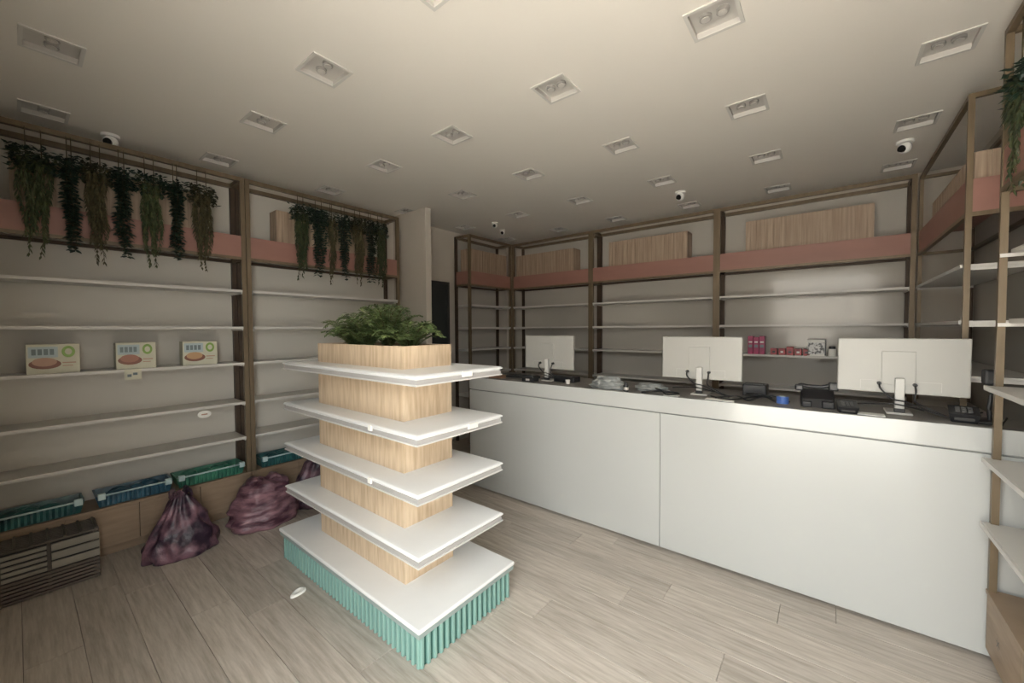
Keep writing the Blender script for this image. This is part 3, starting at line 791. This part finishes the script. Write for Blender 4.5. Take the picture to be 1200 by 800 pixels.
# grey plastic bags on counter
def sack(name, label, cat, loc, rx, ry, h, m, seed, folds=9, amp=0.10, top=0.25, parts=None, lump=0.12, ear=0.06, knot=True, rz=0, hfold=0.0, blobs=0.0):
    rnd = random.Random(seed)
    t = thing(name, label, cat, loc, rz)
    nu, nv = 64, 30
    vs = []; fs = []
    off = Vector((seed * 3.1, seed * 1.7, 0))
    for j in range(nv + 1):
        u = j / nv
        prof = (1 - (1 - top) * (u ** 1.3)) * (0.86 + 0.14 * math.sin(min(1.0, u * 5) * PI / 2))
        if u > 0.93: prof *= max(0.0, (1 - u) / 0.07) ** 0.5
        for i in range(nu):
            a = 2 * PI * i / nu
            d = Vector((math.cos(a), math.sin(a), u * 2))
            f = 1 + amp * (0.25 + u) * math.sin(folds * a + 3 * noise.noise(d * 1.5 + off)) * 0.6 + lump * noise.noise(d * 2.4 + off) + 0.05 * noise.noise(d * 7 + off) + hfold * math.sin(u * 34 + 2.5 * noise.noise(d * 1.2 + off)) * math.sin(min(1, u * 1.3) * PI) + blobs * (1 - u) ** 2 * abs(math.sin(a * 5 + 1.3 * noise.noise(d + off))) 
            vs.append((rx * prof * f * math.cos(a), ry * prof * f * math.sin(a), h * u * (1 + 0.10 * noise.noise(Vector((math.cos(a) * 1.3, math.sin(a) * 1.3, 4)) + off) * (u > .3)) + 0.0))
    for j in range(nv):
        for i in range(nu):
            fs.append((j * nu + i, j * nu + (i + 1) % nu, (j + 1) * nu + (i + 1) % nu, (j + 1) * nu + i))
    fs.append(tuple(range(nu - 1, -1, -1))); fs.append(tuple(range(nv * nu, (nv + 1) * nu)))
    MB().raw(vs, fs, True).build('bag_body', m, t)
    if knot:
        for sgn in (-1, 1):
            hv = []; hf = []
            for q in range(9):
                v = q / 8
                wdt = 0.028 + 0.035 * math.sin(v * PI)
                cy = sgn * (0.012 + ear * v); cz = h * (0.93 + 0.16 * math.sin(v * PI * 0.75))
                for r_ in range(8):
                    a_ = 2 * PI * r_ / 8
                    hv.append((wdt * math.cos(a_) * (1 + .2 * math.sin(q * 2.1)), cy + 0.008 * math.sin(a_ * 2 + q), cz + 0.016 * math.sin(a_) - 0.05 * v * v))
            for q in range(8):
                for r_ in range(8): hf.append((q * 8 + r_, q * 8 + (r_ + 1) % 8, (q + 1) * 8 + (r_ + 1) % 8, (q + 1) * 8 + r_))
            MB().raw(hv, hf, True).build('tied_handle', m, t)
    return t
sack('plastic_bag', 'crumpled grey plastic bag on the counter right of the far monitor', 'plastic bag', (-1.43, 3.06, CT), .16, .085, .105, M_GREYBAG, 5, 7, .12, .45, lump=.3, knot=False)
sack('plastic_bag', 'low crumpled grey plastic wrap left of the middle monitor', 'plastic bag', (-1.10, 3.15, CT), .14, .07, .06, M_GREYBAG, 9, 7, .12, .5, lump=.35, knot=False)
MB_ = MB().bbox(-0.022, 0.022, -0.02, 0.02, 0, 0.06, 0.005)
t = thing('small_bottle', 'small black bottle with grey label beside the crumpled bag', 'bottle', (-1.245, 2.985, CT), 0)
MB().cyl((0, 0, 0), 0.02, 0.05, 14).build('body', M_BLACK, t); MB().cyl((0, 0, 0.05), 0.009, 0.02, 12).build('cap', M_BLACK, t)
MB().cyl((0.0, 0, 0.012), 0.0207, 0.022, 14).build('label', M_HOUS, t)
# keyboard tray and box by far monitor
t = thing('keyboard', 'black keyboard lying left of the far monitor', 'keyboard', (-2.42, 3.22, CT), 0.05)
MB().bbox(-.2, .16, -.06, .06, 0, .02, .004).build('body', M_BLACK, t)
k = MB()
for a in range(14):
    for c in range(4): k.box(-.19 + a * .024, -.172 + a * .024, -.05 + c * .026, -.03 + c * .026, .02, .026)
k.build('keys', M_DARK, t, kind='stuff')
t = thing('telephone', 'small dark telephone just left of the far monitor stand', 'telephone', (-2.20, 3.02, CT), 0.1)
MB().bbox(-.07, .06, -.04, .06, 0, .04, .008).build('body', M_BLACK, t)
MB().bbox(-.06, .05, -.045, -.02, .04, .065, .008).build('handset', M_BLACK, t)
MB().box(-.025, .015, -.0425, -.0405, .012, .03).build('label_strip', M_HOUS, t)
tag(MB().cyl((0, 0, 0), .018, .035, 14, r2=.022).build('paper_cup', M_PAPER, None, (-1.84, 3.10, CT)), 'small white cup right of the far monitor', 'cup')
t = thing('receipt_printer', 'low black device right of the far monitor stand', 'printer', (-1.93, 3.22, CT), 0)
MB().bbox(-.10, .12, -.06, .06, 0, .05, .008).build('body', M_BLACK, t); MB().bbox(-.08, .10, -.064, -.04, .05, .058, .002).build('lid', M_DARK, t)
tag(MB().bbox(-.09, .06, -.05, .05, 0, .03, .004).build('cardboard_box', mat('brown_card', (0.22, 0.13, 0.08), .6), None, (-2.62, 3.05, CT)), 'flat brown box at the far left end of the counter', 'box')
# papers on the worktop
tag(MB().box(-.09, .09, -.03, .05, 0, .004).build('paper_pad', M_PAPER, None, (0.155, 3.0, CT)), 'white paper pad on the counter under the nearest monitor cables', 'paper')
tag(MB().box(-.07, .06, -.03, .04, 0, .004).build('paper_pad', M_PAPER, None, (-0.60, 3.0, CT)), 'white papers on the counter right of the middle monitor stand', 'paper')
tag(MB().box(-.05, .05, -.03, .04, 0, .004).build('paper_pad', M_PAPER, None, (-0.90, 2.985, CT)), 'white note left of the middle monitor stand', 'paper')
tag(MB().bbox(-.03, .03, -.03, .03, 0, .012, .003).build('paper_pad', M_PAPER, None, (-0.515, 2.935, CT)), 'small pale card at the counter edge below the cables', 'paper')

# ------------------------------------------------------------------ packs on the shelf behind the counter
SZB = 1.325
for k in range(3):
    t = thing('carton_pack', ['left', 'middle', 'right'][k] + ' magenta carton of the three beside the middle monitor', 'carton', (-0.66 + k * 0.052, YB + 0.06, SZB), 0, 'magenta cartons on the shelf behind the counter')
    MB().bbox(-.024, .024, -.03, .09, 0, .19 - .012 * (k % 2), .002).build('carton', M_MAG, t)
    MB().box(-.016, .016, -.0315, -.030, .07, .10).build('printed_band', M_PRGREY, t)
    MB().box(-.016, .016, -.0315, -.030, .12, .135).build('printed_band', M_PAPER, t)
for k in range(5):
    t = thing('small_pack', ['first', 'second', 'third', 'fourth', 'fifth'][k] + ' low red pack from the left on the shelf behind the counter', 'packet', (-0.45 + k * 0.068, YB + 0.05, SZB), 0, 'low red packs on the shelf behind the counter')
    MB().bbox(-.029, .029, -.02, .06, 0, .065 + .018 * (k in (2,)), .003).build('pack', M_RED, t)
    MB().box(-.012, .012, -.0215, -.020, .02, .04).build('printed_patch', M_PAPER if k % 2 else M_BLACK, t)
t = thing('patterned_carton', 'white carton with black pattern on the shelf behind the counter', 'carton', (-0.10, YB + 0.05, SZB), 0)
MB().bbox(-.075, .075, -.02, .08, 0, .16, .002).build('carton', M_PAPER, t)
MB().box(-.065, .06, -.0215, -.020, .015, .13).build('printed_pattern', M_PATCH, t)
MB().box(.063, .075, -.0215, -.020, .004, .158).build('printed_edge', M_BLACK, t)
t = thing('pill_pot', 'small white pot right of the patterned carton', 'pot', (0.02, YB + 0.05, SZB), 0)
MB().cyl((0, 0, 0), .03, .07, 16).build('body', M_PAPER, t); MB().cyl((0, 0, .07), .026, .025, 16).build('cap', M_BLACK, t)
t = thing('bottle', 'dark small bottle beside the white pot behind the counter', 'bottle', (0.10, YB + 0.05, SZB), 0)
MB().cyl((0, 0, 0), .03, .075, 16).build('body', M_HOUS, t); MB().cyl((0, 0, .075), .022, .035, 16).build('cap', M_BLACK, t)

# ------------------------------------------------------------------ cartons on the left shelf
SZL = LEV[2]
def food_carton(label, y0, y1, tone):
    L = y1 - y0; h = 0.192
    t = thing('food_carton', label, 'carton', (XL - 0.035, y0, SZL), PI / 2, 'food cartons on the left shelf')
    MB().bbox(0, L, 0, 0.10, 0, h, .002).build('carton', M_CARD, t)
    def ell(nm, cx, cz, rx, rz_, m, e_):
        n = 18
        MB().raw([(cx + rx * math.cos(2 * PI * i / n), -e_, cz + rz_ * math.sin(2 * PI * i / n)) for i in range(n)], [tuple(range(n))]).build(nm, m, t)
    MB().box(L * .04, L * .58, -.0008, 0, h * .55, h * .92).build('printed_panel', M_PRBLUE, t)
    for q in range(4):
        MB().box(L * (.10 + q * .11), L * (.18 + q * .11), -.0014, -.0008, h * .64, h * .84).build('printed_letter', M_PRGREY, t)
    ell('printed_plate', L * .34, h * .33, L * .30, h * .17, M_PRBROWN, .0010)
    ell('printed_food', L * .33, h * .40, L * .23, h * .15, tone, .0016)
    ell('printed_roundel', L * .78, h * .74, L * .13, h * .20, M_PRGREEN, .0010)
    ell('printed_roundel', L * .78, h * .74, L * .07, h * .11, M_CARD, .0016)
    MB().box(L * .66, L * .92, -.0012, 0, h * .34, h * .38).build('printed_line', M_PRTAN, t)
    MB().box(L * .66, L * .86, -.0012, 0, h * .24, h * .27).build('printed_line', M_PRTAN, t)
food_carton('leftmost food carton on the left shelf, with a brown dish and green roundel', 0.035, 0.270, M_PRTAN)
food_carton('middle food carton on the left shelf, above the shelf label', 0.445, 0.662, mat('print_rust', (0.36, 0.16, 0.11), .5))
food_carton('rightmost food carton on the left shelf, nearest the brass post', 0.822, 1.050, mat('print_ochre', (0.50, 0.30, 0.16), .5))
t = thing('shelf_label', 'small printed label hanging on the shelf edge under the middle food carton', 'label', (XL + 0.013, 0.525, LEV[2] - 0.075), PI / 2)
MB().box(-.045, .045, -.002, 0, 0, .075).build('card', M_CARD, t)
for q in range(2): MB().box(-.03 + q * .03, -.008 + q * .032, -.003, -.002, .02 + q * .012, .04 + q * .01).build('printed_mark', M_PRGREY, t)
k = MB(); n = 24
k.raw([(0.0115 + XL, 0.94 + .045 * math.cos(2 * PI * i / n), LEV[3] - 0.06 + .03 * math.sin(2 * PI * i / n)) for i in range(n)] + [(0.0085 + XL, 0.94 + .045 * math.cos(2 * PI * i / n), LEV[3] - 0.06 + .03 * math.sin(2 * PI * i / n)) for i in range(n)],
      [tuple(range(n)), tuple(range(2 * n - 1, n - 1, -1))] + [(i, i + n, (i + 1) % n + n, (i + 1) % n) for i in range(n)])
t = tag(k.build('round_sticker', M_PAPER), 'white oval tag hanging on a lower left shelf near the brass post', 'label')
MB().box(XL + 0.0115, XL + 0.0122, 0.92, 0.96, LEV[3] - 0.066, LEV[3] - 0.056).build('printed_mark', M_PRTAN, t)

# ------------------------------------------------------------------ shopping baskets along the left cabinets
def basket(label, y0, y1, m, h=0.085):
    L = y1 - y0
    t = thing('shopping_basket', label, 'basket', (XL - 0.0, y0, 0.36), PI / 2, 'folded shopping baskets along the left wall cabinets')
    D = 0.22
    b = MB()
    # tapered tray with rim
    b.raw([(.02, .03, 0), (L - .02, .03, 0), (L - .02, D - .02, 0), (.02, D - .02, 0), (0, .01, h), (L, .01, h), (L, D, h), (0, D, h),
           (.012, .022, h), (L - .012, .022, h), (L - .012, D - .012, h), (.012, D - .012, h), (.03, .04, .02), (L - .03, .04, .02), (L - .03, D - .03, .02), (.03, D - .03, .02)],
          [(0, 3, 2, 1), (0, 1, 5, 4), (1, 2, 6, 5), (2, 3, 7, 6), (3, 0, 4, 7), (4, 5, 9, 8), (5, 6, 10, 9), (6, 7, 11, 10), (7, 4, 8, 11),
           (8, 9, 13, 12), (9, 10, 14, 13), (10, 11, 15, 14), (11, 8, 12, 15), (12, 13, 14, 15)])
    b.build('tray', m, t)
    r = MB(); nn = int(L / .03)
    for q in range(nn):
        x = .03 + q * (L - .06) / nn
        r.box(x, x + .012, .004, .03, .008, h - .01)
    r.build('side_ribs', m, t, kind='stuff')
    hd = MB(); hd.tube([(.02, -.004, h + .002), (L - .02, -.004, h + .002)], .0065, 8)
    for x in (.03, L - .03):
        hd.bbox(x - .02, x + .02, -.012, .02, h - .025, h + .018, .004)
    hd.build('handle', M_HANDLE, t, label='pale grip bar of the basket')
    w_ = MB()
    rnd = random.Random(int(y0 * 100))
    for q in range(9):
        cx = rnd.uniform(.1, L - .1); cy = rnd.uniform(.06, D - .05)
        w_.sphere((cx, cy, h * .55), rnd.uniform(.04, .08), rnd.uniform(.03, .045), h * .55, 10, 6)
    w_.build('wrapped_contents', m, t)
basket('dark teal shopping basket lowest in the left corner above the slatted crates', -0.16, 0.265, M_BASKT)
basket('blue-teal shopping basket above the bare cabinet doors', 0.315, 0.735, M_BASKB)
basket('green shopping basket left of the brass double post', 0.755, 1.225, M_BASKG)
basket('teal shopping basket right of the brass double post', 1.345, 1.78, M_BASKT)

# ------------------------------------------------------------------ plastic bags on the floor
sack('carrier_bag', 'dark purple plastic carrier bag with gathered top on the floor, left of the maroon one', 'bag', (-3.66, 0.715, 0.0), .17, .225, .43, M_BAGP, 3, 12, .13, .16, lump=.2, blobs=.14, ear=.05)
sack('carrier_bag', 'maroon plastic carrier bag on the floor under the brass double post', 'bag', (-3.67, 1.26, 0.0), .19, .27, .37, M_BAGR, 8, 5, .05, .6, lump=.14, hfold=.045, ear=.12)
sack('carrier_bag', 'dark purple bag behind the display stand, right of the maroon bag', 'bag', (-3.72, 1.72, 0.0), .17, .22, .43, M_BAGP, 12, 8, .09, .4, lump=.2)

# ------------------------------------------------------------------ slatted crate, lower left
t = thing('slatted_crate', 'dark slatted crate with pale middle slats on the floor at the left edge', 'crate', (-3.70, -0.19, 0), PI / 2)
LL, DD, HH = 0.495, 0.235, 0.33
for k in range(6):
    z = 0.008 + k * 0.0225
    MB().bbox(0, LL, 0, 0.010, z, z + 0.0165, .002).build('slat', M_BASK, t)
for k in range(12):
    z = 0.010 + k * 0.0255
    MB().bbox(LL - 0.010, LL, 0.012, DD - 0.012, z, z + 0.017, .002).build('slat', M_BASK, t)
for (a, b, n_, hh) in ((0.0, 0.082, 4, 0.026), (0.098, 0.272, 5, 0.022), (0.29, LL, 3, 0.044)):
    for k in range(n_):
        z = 0.147 + k * 0.165 / n_
        MB().bbox(a, b, -0.005, 0.009, z, z + hh, .002).build('slat', M_BASKL, t, label='pale slat')
for (x, y) in ((0.083, 0.011), (0.274, 0.011), (0.0, 0.011), (LL - 0.025, 0.011), (LL - 0.025, DD - 0.02), (0, DD - 0.02)):
    box(x, x + 0.014, y, y + 0.012, 0, HH - 0.02).build('corner_post', M_BASK, t)
for k in range(9):
    y = 0.0 + k * (DD - 0.015) / 8
    MB().bbox(0, LL, y, y + 0.012, HH - 0.018, HH - 0.006, .002).build('top_slat', M_BASK, t)
for k in range(8):
    x = 0.01 + k * (LL - 0.03) / 7
    MB().bbox(x, x + 0.012, 0, DD, HH - 0.006, HH + 0.002, .002).build('top_slat', M_BASK, t)
box(0.012, LL - 0.012, DD - 0.011, DD - 0.004, 0, HH - 0.02).build('back_board', M_DARK, t)
box(0.012, LL - 0.012, 0.026, DD - 0.012, 0.0, 0.01).build('bottom', M_DARK, t)

# ------------------------------------------------------------------ scrap on the floor
k = MB(); n = 20; vs = []
for rr, zz in ((1.0, 0.0), (0.96, 0.010), (0.62, 0.014), (0.5, 0.006)):
    for i in range(n):
        a = 2 * PI * i / n
        f = 1 + 0.08 * math.sin(3 * a)
        vs.append((rr * 0.030 * f * math.cos(a), rr * 0.052 * f * math.sin(a), zz))
fs = [(r * n + i, r * n + (i + 1) % n, (r + 1) * n + (i + 1) % n, (r + 1) * n + i) for r in range(3) for i in range(n)] + [tuple(range(3 * n, 4 * n))]
o = k.raw(vs, fs, True).build('paper_scrap', M_PAPER, None, (-2.51, 1.035, 0.0)); o.rotation_euler = (0, 0, 0.35)
tag(o, 'crumpled white paper scrap on the floor beside the teal base', 'paper')
